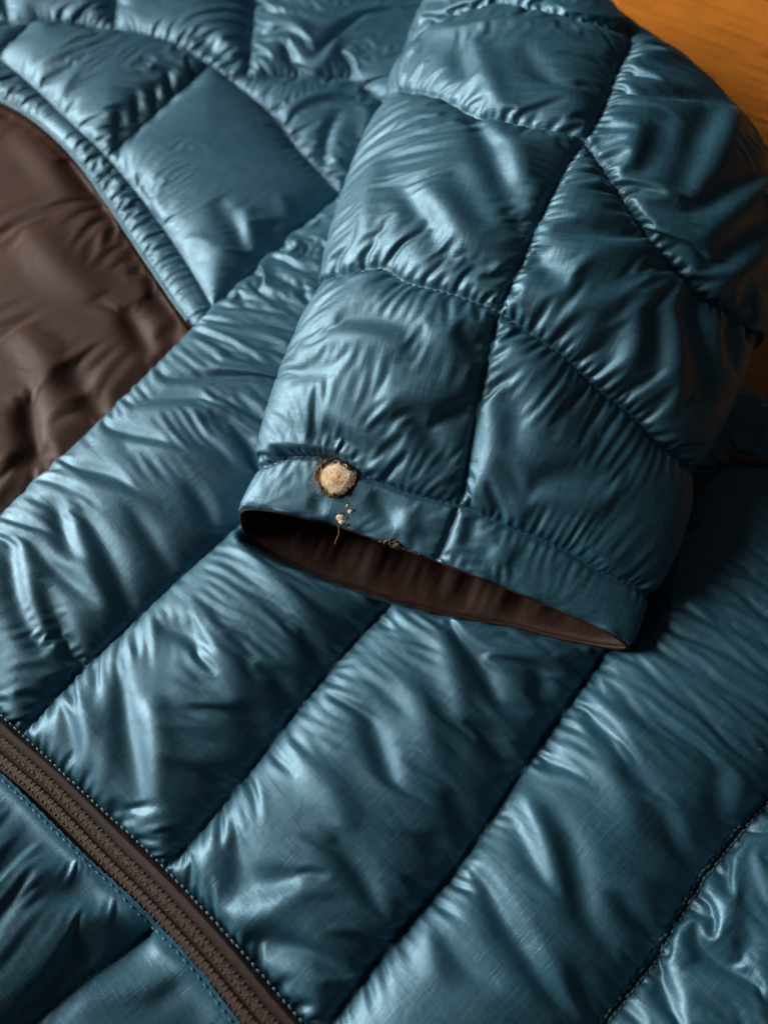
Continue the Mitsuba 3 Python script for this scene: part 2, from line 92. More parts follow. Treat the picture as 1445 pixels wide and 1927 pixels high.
 'sleeve_strokes': [(-2.6, 1.9, [(0.1285, 0.1575), (0.102, 0.148), (0.0895, 0.1415), (0.082, 0.136)]), (2.2, 1.8, [(0.1135, 0.147), (0.0975, 0.1405)]), (1.8, 1.7, [(0.1265, 0.1545), (0.112, 0.149)]), (-2, 2.2, [(0.1015, 0.1705), (0.081, 0.1575), (0.0715, 0.151)]), (-1.6, 2.2, [(0.1035, 0.158), (0.089, 0.15), (0.0825, 0.145)]), (1.5, 2.4, [(0.097, 0.163), (0.0825, 0.152), (0.076, 0.1455)]), (1.7, 2.2, [(0.1165, 0.178), (0.099, 0.177), (0.0835, 0.1745)]), (2, 2, [(0.158, 0.157), (0.133, 0.152), (0.1265, 0.149)]), (1.6, 1.8, [(0.1365, 0.14), (0.128, 0.131)]), (-1.6, 2.2, [(0.1595, 0.1635), (0.141, 0.159)]), (-1.6, 2, [(0.1545, 0.1455), (0.141, 0.142), (0.1325, 0.135)]), (1.5, 2.5, [(0.1805, 0.1755), (0.1655, 0.1575), (0.167, 0.1355)]), (-1.8, 1.6, [(0.076, 0.154), (0.072, 0.144), (0.0695, 0.137)]), (1.4, 1.8, [(0.1005, 0.139), (0.0885, 0.1365)]), (1.4, 2.4, [(0.0355, 0.1725), (0.0315, 0.1645), (0.0265, 0.1525)]), (-1.4, 2.4, [(0.0285, 0.1745), (0.0245, 0.162), (0.0215, 0.1545)]), (-1.8, 2.2, [(0.039, 0.153), (0.0325, 0.1435), (0.0245, 0.133)]), (-1.8, 2, [(0.035, 0.144), (0.037, 0.1385), (0.0405, 0.134)]), (1.4, 2.4, [(0.0395, 0.158), (0.0385, 0.1475), (0.0385, 0.139)]), (1.5, 2.2, [(0.0505, 0.176), (0.0515, 0.166), (0.048, 0.155)]), (-1.4, 2.2, [(0.058, 0.175), (0.057, 0.166), (0.0545, 0.154)]), (1.4, 2, [(0.0545, 0.1515), (0.052, 0.1425), (0.048, 0.135)]), (-1.6, 1.8, [(0.0555, 0.145), (0.052, 0.14), (0.0495, 0.135)]), (-1.2, 2, [(0.0415, 0.1835), (0.044, 0.179), (0.0435, 0.171)]), (-2.2, 2, [(0.08, 0.135), (0.074, 0.129), (0.0705, 0.123)]), (1.9, 2, [(0.08, 0.123), (0.0825, 0.1155), (0.089, 0.109)]), (-2, 2.2, [(0.085, 0.1295), (0.0865, 0.119), (0.0915, 0.111)]), (1.8, 2, [(0.0655, 0.1205), (0.067, 0.115), (0.07, 0.1105)]), (1.6, 1.8, [(0.089, 0.134), (0.0945, 0.132), (0.098, 0.128)]), (-1.8, 2, [(0.073, 0.1225), (0.073, 0.1165), (0.077, 0.1105)]), (2.4, 1.9, [(0.069, 0.108), (0.061, 0.1025), (0.0545, 0.1015)]), (-2.6, 1.8, [(0.0705, 0.1045), (0.064, 0.0995), (0.057, 0.096)]), (2.6, 1.9, [(0.0735, 0.101), (0.0615, 0.0925), (0.053, 0.087)]), (-2.6, 2, [(0.08, 0.0985), (0.068, 0.089), (0.058, 0.0805)]), (2.2, 2, [(0.0785, 0.0925), (0.068, 0.082)]), (-2, 1.8, [(0.0625, 0.1105), (0.055, 0.1055)]), (-2, 2, [(0.079, 0.085), (0.0685, 0.0775)]), (1.9, 1.5, [(0.1085, 0.1205), (0.1245, 0.1205)]), (-2.2, 1.5, [(0.107, 0.124), (0.128, 0.129)]), (1.7, 1.3, [(0.123, 0.127), (0.11, 0.125)]), (2.3, 2.4, [(0.154, 0.0925), (0.122, 0.104), (0.105, 0.106)]), (-2.3, 2.2, [(0.141, 0.104), (0.1205, 0.1085), (0.105, 0.1085)]), (2, 2.2, [(0.1305, 0.088), (0.11, 0.0955), (0.095, 0.1005)]), (-2.3, 2.2, [(0.1425, 0.0825), (0.113, 0.099), (0.1, 0.1065)]), (1.9, 2.2, [(0.1085, 0.0855), (0.094, 0.089), (0.0815, 0.0925)]), (-1.9, 2, [(0.1135, 0.086), (0.1015, 0.0915), (0.088, 0.0965)]), (-1.8, 1.8, [(0.107, 0.117), (0.12, 0.116), (0.132, 0.115)]), (1.6, 1.8, [(0.1515, 0.1205), (0.164, 0.1095), (0.1685, 0.103)]), (-1.7, 1.8, [(0.138, 0.1255), (0.1405, 0.117), (0.149, 0.1015)]), (1.5, 1.6, [(0.1665, 0.116), (0.178, 0.106)]), (1.6, 1.3, [(0.022, 0.1145), (0.021, 0.111), (0.017, 0.1105)]), (1.9, 1.1, [(0.018, 0.1105), (0.019, 0.097), (0.0175, 0.086), (0.0155, 0.0715)]), (-1.6, 2.4, [(0.0475, 0.133), (0.0395, 0.1225), (0.0315, 0.1205)]), (1.5, 2.2, [(0.0405, 0.132), (0.0305, 0.124), (0.022, 0.1235)]), (-1.4, 2.6, [(0.0495, 0.1215), (0.045, 0.11), (0.034, 0.0865)]), (1.3, 2.6, [(0.055, 0.1305), (0.0485, 0.1155), (0.0455, 0.103)]), (-1.6, 2, [(0.027, 0.112), (0.03, 0.102), (0.03, 0.092)]), (1.4, 2.2, [(0.023, 0.11), (0.0265, 0.1), (0.027, 0.09)]), (3, 1.6, [(0.02, 0.188), (0.0225, 0.179), (0.0225, 0.166), (0.019, 0.155)]), (1.2, 1.5, [(0.0175, 0.1495), (0.018, 0.139), (0.0185, 0.13)]), (-1.6, 1.5, [(0.014, 0.1515), (0.0105, 0.1465), (0.008, 0.1415)]), (1.5, 1.5, [(0.012, 0.141), (0.0055, 0.1365)]), (-1.2, 1.2, [(0.009, 0.167), (0.0035, 0.1635)]), (1.2, 1.4, [(0.013, 0.124), (0.005, 0.1235)]), (-1.2, 1.3, [(0.016, 0.1225), (0.008, 0.12)]), (1, 2, [(0.0105, 0.1135), (0.008, 0.1075)])],
 'burn': {'hole': (0.015, 0.1635),
 'rim': [(0.016, 0.1695), (0.018, 0.169), (0.019, 0.1675), (0.0195, 0.1645), (0.0185, 0.161), (0.0165, 0.158), (0.0135, 0.1585), (0.0105, 0.1605), (0.01, 0.1635), (0.0115, 0.1665), (0.0135, 0.1685)],
 'tufts': [(0.004, 0.1575), (0.0025, 0.1565), (0.007, 0.1555), (0.0085, 0.157)],
 'thread': [(0.0015, 0.157)],
 'crust': (0.1435, 0.1315),
 'specks': [(0.0055, 0.1575), (0.005, 0.1555), (0.0075, 0.155), (0.0095, 0.157), (0.0025, 0.155), (0.0025, 0.152)]},
 'lint': [(0.0923, -0.0699), (-0.0946, -0.025)]}


# ------------------------------------------------------------------ helpers
def dense(pts, step=0.0004, closed=False):
    p = np.asarray(pts, float)
    d = np.r_[0, np.cumsum(np.linalg.norm(np.diff(p, axis=0), axis=1))]
    n = max(2, int(d[-1] / step))
    t = np.linspace(0, d[-1], n)
    if len(p) < 3:
        return np.stack([np.interp(t, d, p[:, k]) for k in range(p.shape[1])], 1)
    return PchipInterpolator(d, p, axis=0)(t)


def sm(a, b, x):
    t = np.clip((x - a) / (b - a), 0, 1)
    return t * t * (3 - 2 * t)


def normals_of(P):
    du, dv = np.gradient(P, axis=1), np.gradient(P, axis=0)
    n = np.cross(du, dv)
    return n / np.maximum(np.linalg.norm(n, axis=2, keepdims=True), 1e-12)


def simulate(P0, h, metric, free, press, target, ktarget, iters, kb=0.02, P=None, comp=0.7, damp=0.9, passes=2):
    """Cloth settling: a grid P0 (ny, nx, 3) whose rest lengths follow the metric (ny, nx, 3: M11, M12, M22), inflated by press,
    held where free = 0, drawn softly to the heights 'target' (ktarget: number or array)."""
    P = P0 if P is None else P
    ny, nx = P.shape[:2]
    F = mi.Float
    flat = lambda a: F(np.ascontiguousarray(np.broadcast_to(a, (ny, nx)), np.float32).ravel())
    idx = np.arange(ny * nx).reshape(ny, nx)

    def shifted(dy, dx):
        i, j = np.clip(np.arange(ny) + dy, 0, ny - 1), np.clip(np.arange(nx) + dx, 0, nx - 1)
        return mi.UInt32(idx[np.ix_(i, j)].ravel().astype(np.uint32)), (i, j)

    near = []
    for dy in (-1, 0, 1):
        for dx in (-1, 0, 1):
            if dx or dy:
                k, (i, j) = shifted(dy, dx)
                M = (metric + metric[np.ix_(i, j)]) / 2
                L = np.sqrt(M[..., 0] * (dx * h) ** 2 + 2 * M[..., 1] * dx * dy * h * h + M[..., 2] * (dy * h) ** 2)
                near.append((k, flat(L), 0.5 if dx * dy == 0 else 0.3, dy, dx))
    cross = {(dy, dx): k for k, _, _, dy, dx in near if dx * dy == 0}
    x, y, z = (flat(P[..., c]) for c in range(3))
    qx, qy, qz = F(x), F(y), F(z)
    fr, pr, tg, kt = flat(free * 1.0), flat(press * h), flat(target), flat(ktarget)
    fr8, frb, kt = fr * 0.42, fr * (kb * 4), kt * fr
    g = lambda a, k: dr.gather(F, a, k)
    dr.eval(x, y, z, qx, qy, qz, fr, pr, tg, kt, fr8, frb)
    for it in range(iters):
        e, w, n, s = cross[0, 1], cross[0, -1], cross[1, 0], cross[-1, 0]
        ax, ay, az = g(x, e) - g(x, w), g(y, e) - g(y, w), g(z, e) - g(z, w)
        bx, by, bz = g(x, n) - g(x, s), g(y, n) - g(y, s), g(z, n) - g(z, s)
        nx_, ny_, nz_ = ay * bz - az * by, az * bx - ax * bz, ax * by - ay * bx
        inv = pr * dr.rsqrt(nx_ * nx_ + ny_ * ny_ + nz_ * nz_ + 1e-30)
        vx, vy, vz = ((x - qx) * damp + nx_ * inv) * fr, ((y - qy) * damp + ny_ * inv) * fr, ((z - qz) * damp + nz_ * inv) * fr
        qx, qy, qz = x, y, z
        x, y, z = x + vx, y + vy, z + vz
        dr.eval(x, y, z)
        for _ in range(passes):
            sx = sy = sz = F(0)
            for k, L, st, _, _ in near:
                dx_, dy_, dz_ = g(x, k) - x, g(y, k) - y, g(z, k) - z
                l = dr.sqrt(dx_ * dx_ + dy_ * dy_ + dz_ * dz_) + 1e-9
                c = (l - L) / l * st
                c = dr.select(c < 0, c * comp, c)
                sx, sy, sz = sx + dx_ * c, sy + dy_ * c, sz + dz_ * c
            x, y, z = x + sx * fr8, y + sy * fr8, z + sz * fr8
            dr.eval(x, y, z)
        lap = lambda a: (g(a, e) + g(a, w) + g(a, n) + g(a, s)) * 0.25 - a
        lx, ly, lz = lap(x), lap(y), lap(z)
        dr.eval(lx, ly, lz)
        x, y, z = x - lap(lx) * frb, y - lap(ly) * frb, z - lap(lz) * frb
        z = z + (tg - z) * kt
        dr.eval(x, y, z)
    return np.stack([np.array(a).reshape(ny, nx) for a in (x, y, z)], -1)


def finer(A, ny, nx, order=1):
    yy, xx = np.meshgrid(np.linspace(0, A.shape[0] - 1, ny), np.linspace(0, A.shape[1] - 1, nx), indexing='ij')
    if A.ndim == 2:
        return map_coordinates(A, [yy, xx], order=order, mode='nearest')
    return np.stack([map_coordinates(A[..., k], [yy, xx], order=order, mode='nearest') for k in range(A.shape[2])], -1)


def strokes_height(X, Y, strokes):
    """Ridges (+) and furrows (-): each stroke is (height mm, half width mm, points), tapering to both ends."""
    z = np.zeros(X.shape)
    for hh, w, pts in strokes:
        p = dense(pts, 0.0006)
        w = w * 1e-3
        lo, hi = p.min(0) - 3 * w, p.max(0) + 3 * w
        m = (X > lo[0]) & (X < hi[0]) & (Y > lo[1]) & (Y < hi[1])
        if not m.any():
            continue
        d, i = cKDTree(p).query(np.c_[X[m], Y[m]])
        t = i / max(len(p) - 1, 1)
        taper = np.clip(np.sin(np.pi * np.clip(t, 0.0, 1.0)), 0, 1) ** 0.6
        z[m] += hh * 1e-3 * taper * np.exp(-0.5 * (d / (w * (0.55 + 0.45 * taper))) ** 2)
    return z


# ------------------------------------------------------------------ the body of the jacket: flat layout and regions
X0, X1, Y0, Y1 = -0.20, 0.20, -0.150, 0.300
HF = 0.0005                                        # final grid step
FX, FY = np.meshgrid(np.arange(X0, X1 + 1e-9, HF), np.arange(Y0, Y1 + 1e-9, HF))
CV = {k: dense(v, 0.0002) for k, v in D['curves'].items()}


def layout():
    from scipy.ndimage import label, binary_dilation
    wall = np.zeros(FX.shape, bool)
    for k, p in CV.items():
        if k in ('stitch_low', 'zip_mid'):
            continue
        i, j = np.round((p[:, 1] - Y0) / HF).astype(int), np.round((p[:, 0] - X0) / HF).astype(int)
        ok = (i >= 0) & (j >= 0) & (i < wall.shape[0]) & (j < wall.shape[1])
        wall[i[ok], j[ok]] = True
    wall = binary_dilation(wall)
    lab, n = label(~wall)
    idx = distance_transform_edt(lab == 0, return_distances=False, return_indices=True)
    lab = lab[idx[0], idx[1]]
    ids, region = {}, np.zeros(lab.shape, int)
    for q, (name, (x, y)) in enumerate(D['seeds'].items()):
        ids[name] = q + 1
        c = lab[int(round((y - Y0) / HF)), int(round((x - X0) / HF))]
        if (region[lab == c] != 0).any():
            print('LEAK', name, 'into', [k for k, v in ids.items() if v in region[lab == c]])
        region[lab == c] = q + 1
    return region, ids


REGION, RID = layout()

# slack across the baffle, slack along its seams, loft (m), pressure
PUFF = {'baffle0': (.10, .07, .0085), 'baffle1': (.10, .07, .0095), 'baffle2': (.10, .065, .0100), 'baffle3': (.10, .065, .0105), 'baffle4': (.09, .08, .008),
        'lowa': (.10, .08, .0075), 'lowb': (.09, .08, .006), 'tape': (.0, .0, .0), 'brown': (.035, .03, .0), 'binding': (.09, .10, .0012),
        'collara': (.10, .08, .0080), 'collarb': (.07, .035, .0085), 'collars': (.07, .06, .005), 'top0': (.09, .07, .007), 'top1': (.1, .08, .009), 'top2': (.1, .08, .009),
        'top3': (.1, .08, .009), 'top4': (.1, .08, .006), 'outside': (0, 0, 0), 'pocketpiece': (.08, .05, .006)}


def curve_dist(X, Y, names):
    p = np.vstack([CV[k] for k in names])
    return cKDTree(p).query(np.c_[X.ravel(), Y.ravel()], workers=-1)[0].reshape(X.shape)


WALLS = [k for k in CV if k not in ('zip_mid', 'stitch_low')]
DSEAM = curve_dist(FX, FY, WALLS)
NAME = {v: k for k, v in RID.items()}
TAB = np.zeros((len(RID) + 1, 3))
for _n, _i in RID.items():
    TAB[_i] = PUFF[_n]


def base_height(X, Y, region):
    """Height of the seams: the brown lining lies lower, the far panels a little lower, the other front dips under the zip."""
    z = np.full(X.shape, ZB)
    z -= 0.004 * (region == RID['brown'])
    zb = CV['zip_bot']
    d, i = cKDTree(zb).query(np.c_[X.ravel(), Y.ravel()], workers=-1)
    d = d.reshape(X.shape)
    low = (region == RID['lowa']) | (region == RID['lowb'])
    z += np.where(low, 0.48 * np.clip(d - .002, 0, 0.040) - 0.013 * sm(0, .0026, d), 0)
    z = np.maximum(z, 0.0012)
    return z


def body_sim():
    step = None
    P = None
    for h, iters in ((0.002, 600), (0.001, 250), (0.0005, 140)):
        k = int(round(h / HF))
        X, Y = FX[::k, ::k], FY[::k, ::k]
        reg, ds = REGION[::k, ::k], DSEAM[::k, ::k]
        pts = np.stack([X, Y, X * 0], -1)
        lift = np.clip(0.15 + 1.9 * (meshkit.fbm(pts * 45, 3, 21) - 0.22), 0.15, 1.4)      # some stretches hang taut, others are gathered
        ev, eu, loft = gaussian_filter(TAB[reg, 0] * lift, 1), gaussian_filter(TAB[reg, 1] * (1.15 * lift + 0.7 * lift * np.exp(-ds / 0.005) + (1.1 * np.clip(meshkit.fbm(pts * 190, 2, 61) - 0.42, 0, 1) * 2 * np.exp(-ds / 0.0035) if h < .0007 else 0)), 1), TAB[reg, 2] * 0.82
        zb = gaussian_filter(base_height(X, Y, reg), 1.0)
        prof = loft * (1 - np.exp(-ds / 0.0085)) / (1 - math.exp(-0.026 / 0.0085))
        g = gaussian_filter(ds, 0.003 / h)
        gy, gx = np.gradient(g)
        # structure tensor keeps the direction across the baffle smooth through its crest
        jxx, jxy, jyy = (gaussian_filter(a, 0.006 / h) for a in (gx * gx, gx * gy, gy * gy))
        th = 0.5 * np.arctan2(2 * jxy, jxx - jyy) + 0.9 * (meshkit.fbm(pts * 28, 2, 31) - 0.5) - 0.25
        vx, vy = np.cos(th), np.sin(th)
        a, b = (1 + ev) ** 2, (1 + eu) ** 2
        metric = np.stack([a * vx * vx + b * vy * vy, (a - b) * vx * vy, a * vy * vy + b * vx * vx], -1)
        free = (ds > 0.75 * h) & (reg != RID['outside']) & (reg != RID['tape'])
        free[:2] = free[-2:] = False
        free[:, :2] = free[:, -2:] = False
        hand = 1.25 * strokes_height(X, Y, D['strokes'])
        noise = (meshkit.fbm(pts * 140, 3, 3) - 0.5) * 0.0022 + (meshkit.fbm(pts * 420, 2, 5) - 0.5) * 0.0012
        target = zb + prof + hand * sm(0, .004, ds)
        start = np.stack([X, Y, target + noise * sm(0, 0.004, ds) * (loft > 0)], -1)
        if P is None:
            P = start
        else:
            P = finer(P, *X.shape)
            P[..., 2] += noise * 0.3 * sm(0, 0.004, ds) * (loft > 0)
            P[~free] = start[~free]
        P = simulate(start, h, metric, free, 0.0005 * (loft > 0), target, np.where(np.abs(hand) > 0.0006, 0.02, 0.010) if h > .0015 else np.where(np.abs(hand) > 0.0006, 0.008, 0.003) if h > .0007 else 0.001, iters, P=P, kb=0.06 if h > .0015 else 0.04 if h > .0007 else 0.012)
    return P


BODY = body_sim()


# ------------------------------------------------------------------ the sleeve: a flattened tube, its cloth laid out flat as (along, around)
def sleeve_base(rows, na, nb):
    """rows: (left point, right point, z low, z middle, z top) from hem to elbow and beyond. Returns the tube (na, nb, 3), around from its
    underside over the right edge, the top and the left edge, its normals, and its mean length and girth."""
    L, R = np.array([r[0] for r in rows], float), np.array([r[1] for r in rows], float)
    Z = np.array([r[2] for r in rows], float)
    mid = (L + R) / 2
    s = np.r_[0, np.cumsum(np.linalg.norm(np.diff(mid, axis=0), axis=1))]
    t = np.linspace(0, s[-1], na)
    f = lambda A: gaussian_filter(PchipInterpolator(s, A, axis=0)(t), (na / 40, 0), mode='nearest')
    L, R, Z = f(L), f(R), f(Z)
    phi = np.linspace(-np.pi / 2, 1.5 * np.pi, 1441)
    out, girth = np.zeros((na, nb, 3)), 0
    for i in range(na):
        m, e = (L[i] + R[i]) / 2, (R[i] - L[i]) / 2
        w = math.exp(-t[i] / 0.02)
        n = np.where(np.cos(phi) < 0, 1.95 + 2.3 * w, 1.95 - 0.25 * w)       # the hem is blunt at its left end, pointed at its right
        c, v = np.sign(np.cos(phi)) * np.abs(np.cos(phi)) ** (2 / n), np.sign(np.sin(phi)) * np.abs(np.sin(phi)) ** (2 / n)
        ring = np.zeros((len(phi), 3))
        ring[:, :2] = m + c[:, None] * e
        ring[:, 2] = Z[i, 1] + np.where(v > 0, v * (Z[i, 2] - Z[i, 1]), v * (Z[i, 1] - Z[i, 0]))
        d = np.r_[0, np.cumsum(np.linalg.norm(np.diff(ring, axis=0), axis=1))]
        q = np.linspace(0, d[-1], nb)
        out[i] = np.stack([np.interp(q, d, ring[:, k]) for k in range(3)], 1)
        girth += d[-1] / na
    out = gaussian_filter(out[:, :-1], (0, nb / 120, 0), mode=['nearest', 'wrap', 'nearest'])
    out = np.concatenate([out, out[:, :1]], 1)
    # at the hem the under side reaches out a little farther than the upper side
    e = R[0] - L[0]
    e /= np.linalg.norm(e)
    under = np.cos(np.linspace(0, 2 * np.pi, nb) + 0.9)
    under = np.where(under > 0, under, 0.15 * under) * 0.0065
    out[..., :2] += np.array([e[1], -e[0]]) * (under[None, :] * np.exp(-(t / 0.012) ** 2)[:, None])[..., None]
    nor = -normals_of(np.concatenate([out[:, -3:-1], out, out[:, 1:3]], 1))[:, 2:-2]
    return out, nor, s[-1], girth


HS = 0.0005
_, _, SA, SB = sleeve_base(D['sleeve_rows'], 40, 200)
SNA, SNB = int(SA / HS / 4) * 4 + 1, int(SB / HS / 4) * 4 + 1
SBASE, SNORM, _, _ = sleeve_base(D['sleeve_rows'], SNA, SNB)
# == END BASE
SCV = {k: dense(v, 0.0002) for k, v in D['sleeve_curves'].items()}
GA, GB = np.meshgrid(np.arange(SNA) * HS, np.arange(SNB) * HS, indexing='ij')


def sleeve_layout():
    from scipy.ndimage import label, binary_dilation
    wall = np.zeros(GA.shape, bool)
    for k, p in SCV.items():
        i, j = np.round(p / HS).astype(int).T
        ok = (i >= 0) & (j >= 0) & (i < SNA) & (j < SNB)
        wall[i[ok], j[ok]] = True
    lab, n = label(~binary_dilation(wall))
    idx = distance_transform_edt(lab == 0, return_distances=False, return_indices=True)
    lab = lab[idx[0], idx[1]]
    ids, region = {}, np.zeros(lab.shape, int)
    for q, (name, (a, b)) in enumerate(D['sleeve_seeds'].items()):
        ids[name] = q + 1
        c = lab[int(round(a / HS)), int(round(b / HS))]
        if (region[lab == c] != 0).any():
            print('SLEEVE LEAK', name, 'into', [k for k, v in ids.items() if v in region[lab == c]])
        region[lab == c] = q + 1
    return region, ids


SREG, SID = sleeve_layout()
SDIST = cKDTree(np.vstack(list(SCV.values()))).query(np.c_[GA.ravel(), GB.ravel()], workers=-1)[0].reshape(GA.shape)
SPUFF = {'cuff_band_left': (.02, .02, .0008), 'cuff_band_right': (.025, .03, .0011), 'left1': (.07, .075, .0048), 'left2': (.08, .09, .0050), 'left3': (.08, .10, .0050), 'left4': (.09, .12, .005),
         'right1': (.08, .085, .0052), 'right2': (.11, .15, .0060), 'right3': (.11, .15, .0060)}


def sleeve_sim():
    P = None
    tab = np.zeros((len(SID) + 1, 3))
    for n, i in SID.items():
        tab[i] = SPUFF[n]
    for h, iters in ((0.002, 500), (0.001, 220), (0.0005, 130)):
        k = int(round(h / HS))
        A, B, reg, ds = GA[::k, ::k], GB[::k, ::k], SREG[::k, ::k], SDIST[::k, ::k]
        # x = along the sleeve is axis 0 (y of the solver), around is axis 1 (x of the solver)
        upper = sm(-0.3, 0.6, SNORM[::k, ::k, 2])
        lift = 0.35 + 0.65 * meshkit.fbm(np.stack([A, B, A * 0 + 7], -1) * 60, 2, 8) * 1.6
        ev, eu, loft = gaussian_filter(tab[reg, 0] * lift * upper, 1), gaussian_filter(tab[reg, 1] * (0.66 * lift + 0.5 * lift * np.exp(-ds / 0.005) + (0.8 * np.clip(meshkit.fbm(np.stack([A, B, A * 0], -1) * 190, 2, 62) - 0.42, 0, 1) * 2 * np.exp(-ds / 0.0035) if h < .0007 else 0)) * upper, 1), tab[reg, 2] * upper
        g = gaussian_filter(ds, 0.003 / h)
        gy, gx = np.gradient(g)
        jxx, jxy, jyy = (gaussian_filter(a, 0.006 / h) for a in (gx * gx, gx * gy, gy * gy))
        th = 0.5 * np.arctan2(2 * jxy, jxx - jyy)
        vx, vy = np.cos(th), np.sin(th)
        a, b = (1 + ev) ** 2, (1 + eu) ** 2
        metric = np.stack([a * vx * vx + b * vy * vy, (a - b) * vx * vy, a * vy * vy + b * vx * vx], -1)
        hand = 1.2 * strokes_height(A, B, D['sleeve_strokes'])
        prof = loft * (1 - np.exp(-ds / 0.007)) + hand * sm(0, .003, ds)
        pts = np.stack([B, A, A * 0], -1)
        free = ds > 0.75 * h
        free[-2:] = False
        free[0] = False
        free[:, :2] = free[:, -2:] = False
        noise = ((meshkit.fbm(pts * 140, 3, 13) - 0.5) * 0.0022 + (meshkit.fbm(pts * 420, 2, 15) - 0.5) * 0.0012) * sm(0, .004, ds)
        hem = np.exp(-A / 0.0015)
        prof = prof * (1 - hem) + hem * upper * 0.0022 * (meshkit.fbm(pts * 160, 2, 41) - 0.5)
        noise = noise * (1 - hem)
        start = np.stack([B, A, prof + noise], -1)
        if P is None:
            P = start
        else:
            P = finer(P, *A.shape)
            P[..., 2] += noise * 0.3
            P[~free] = start[~free]
        P = simulate(start, h, metric, free, np.full(A.shape, 0.0005), prof, np.where(np.abs(hand) > 0.0006, 0.02, 0.010) if h > .0015 else np.where(np.abs(hand) > 0.0006, 0.008, 0.003) if h > .0007 else 0.001, iters, P=P, kb=0.06 if h > .0015 else 0.04 if h > .0007 else 0.012)
    return P


def on_sleeve(a, b, n):
    """Points of the sleeve from its flat layout: along, around, height above the cloth."""
    q = [np.clip(np.asarray(a) / HS, 0, SNA - 1), np.clip(np.asarray(b) / HS, 0, SNB - 1)]
    base = np.stack([map_coordinates(SBASE[..., k], q, order=1) for k in range(3)], -1)
    nor = np.stack([map_coordinates(SNORM[..., k], q, order=1) for k in range(3)], -1)
    return base + nor * np.asarray(n)[..., None]


SLEEVE = sleeve_sim()
SFLAT = finer(SLEEVE, SNA, SNB, order=3)
SFLAT[..., 2] -= np.exp(-(SDIST / 0.0008) ** 2) * 0.0009
SFLAT[..., 1] -= np.exp(-GA / 0.004) * (0.0004 + 0.0024 * (meshkit.fbm(np.stack([GB * 110, GB * 0, GB * 0], -1), 3, 51) - 0.5))
SP = on_sleeve(SFLAT[..., 1], SFLAT[..., 0], SFLAT[..., 2])
SN = -normals_of(SP)


# ------------------------------------------------------------------ materials
def rgb(*c):
    return {'type': 'rgb', 'value': list(c)}


def weave(uv):
    """Ripstop nylon: uneven threads both ways, and the thicker reinforcing threads of its small grid."""
    u, v = uv[0] * 1000, uv[1] * 1000
    a = 0.55 * (mikit.noise(u * 4.6, v * 0.7, 0) + mikit.noise(u * 0.7, v * 4.6, 3) - 1) + 0.6 * (mikit.noise(u * 2.1, v * 0.22, 11) + mikit.noise(u * 0.22, v * 2.1, 13) - 1)
    gu, gv = dr.abs(u / 1.7 - dr.floor(u / 1.7) - 0.5), dr.abs(v / 1.7 - dr.floor(v / 1.7) - 0.5)
    rip = mikit.smoothstep(0.42, 0.5, gu) * mikit.smoothstep(0.25, 0.6, mikit.noise(u * 0.9, v * 0.3, 7)) + mikit.smoothstep(0.42, 0.5, gv) * mikit.smoothstep(0.25, 0.6, mikit.noise(u * 0.3, v * 0.9, 9))
    return a, rip


def nylon_relief(p, n, uv):
    a, rip = weave(uv)
    crumple = mikit.fbm(uv[0] * 420, uv[1] * 420, 2.0, 3)
    return a * 0.00003 + rip * 0.000018 + crumple * 0.00008


def nylon_colour(p, n, uv):
    a, rip = weave(uv)
    fade = mikit.fbm(uv[0] * 60, uv[1] * 60, 5.0, 3)
    return mikit.mix((0.008, 0.056, 0.092), (0.014, 0.074, 0.114), fade) * (1 + 0.30 * a + 0.30 * rip)


def nylon_rough(p, n, uv):
    a, rip = weave(uv)
    return 0.53 + 0.10 * (mikit.fbm(uv[0] * 150, uv[1] * 150, 8.0, 2) - 0.5) + 0.08 * a


scene['nylon'] = {'type': 'twosided', 'b': {'type': 'bumpmap', 'arbitrary': mikit.proc(nylon_relief, 0.00008), 'scale': 1.0,
                  'nested': {'type': 'principled', 'base_color': mikit.proc(nylon_colour), 'roughness': mikit.proc(nylon_rough), 'eta': 2.15, 'spec_tint': 0.40, 'metallic': 0.08, 'sheen': 0.4, 'sheen_tint': 0.3}}}


def lining_colour(p, n, uv):
    a = mikit.noise(uv[0] * 4500, uv[1] * 500, 0) + mikit.noise(uv[0] * 500, uv[1] * 4500, 3) - 1
    return mikit.mix((0.031, 0.0135, 0.0092), (0.048, 0.0205, 0.0140), mikit.fbm(uv[0] * 80, uv[1] * 80, 5.0, 3)) * (1 + 0.4 * a)


scene['lining_cloth'] = {'type': 'twosided', 'b': {'type': 'principled', 'base_color': mikit.proc(lining_colour), 'roughness': 0.6, 'specular': 0.35, 'sheen': 0.3, 'sheen_tint': 0.9}}


# ------------------------------------------------------------------ the body's meshes
def press_under_sleeve(P):
    """The jacket's front gives way under the sleeve that lies on it."""
    q = SBASE[::2, ::2].reshape(-1, 3)
    st = 0.002
    j, i = np.round((q[:, 0] - X0) / st).astype(int), np.round((q[:, 1] - Y0) / st).astype(int)
    ny, nx = FX[::4, ::4].shape
    ok = (i >= 0) & (j >= 0) & (i < ny) & (j < nx)
    low = np.full((ny, nx), 9.0)
    np.minimum.at(low, (i[ok], j[ok]), q[ok, 2])
    known = low < 8
    d, idx = distance_transform_edt(~known, return_indices=True)
    low = gaussian_filter(low[idx[0], idx[1]], 1.5)
    limit = gaussian_filter(low - 0.0010 + np.maximum(d * st - 0.001, 0) * 3.0, 0.8)
    L = map_coordinates(limit, [(P[..., 1] - Y0) / st, (P[..., 0] - X0) / st], order=1, mode='nearest')
    k = 0.0010
    x = P[..., 2] - L
    return np.where(REGION > 0, P[..., 2] - np.where(x > 12 * k, x, k * np.log1p(np.exp(np.minimum(x, 12 * k) / k))), P[..., 2])


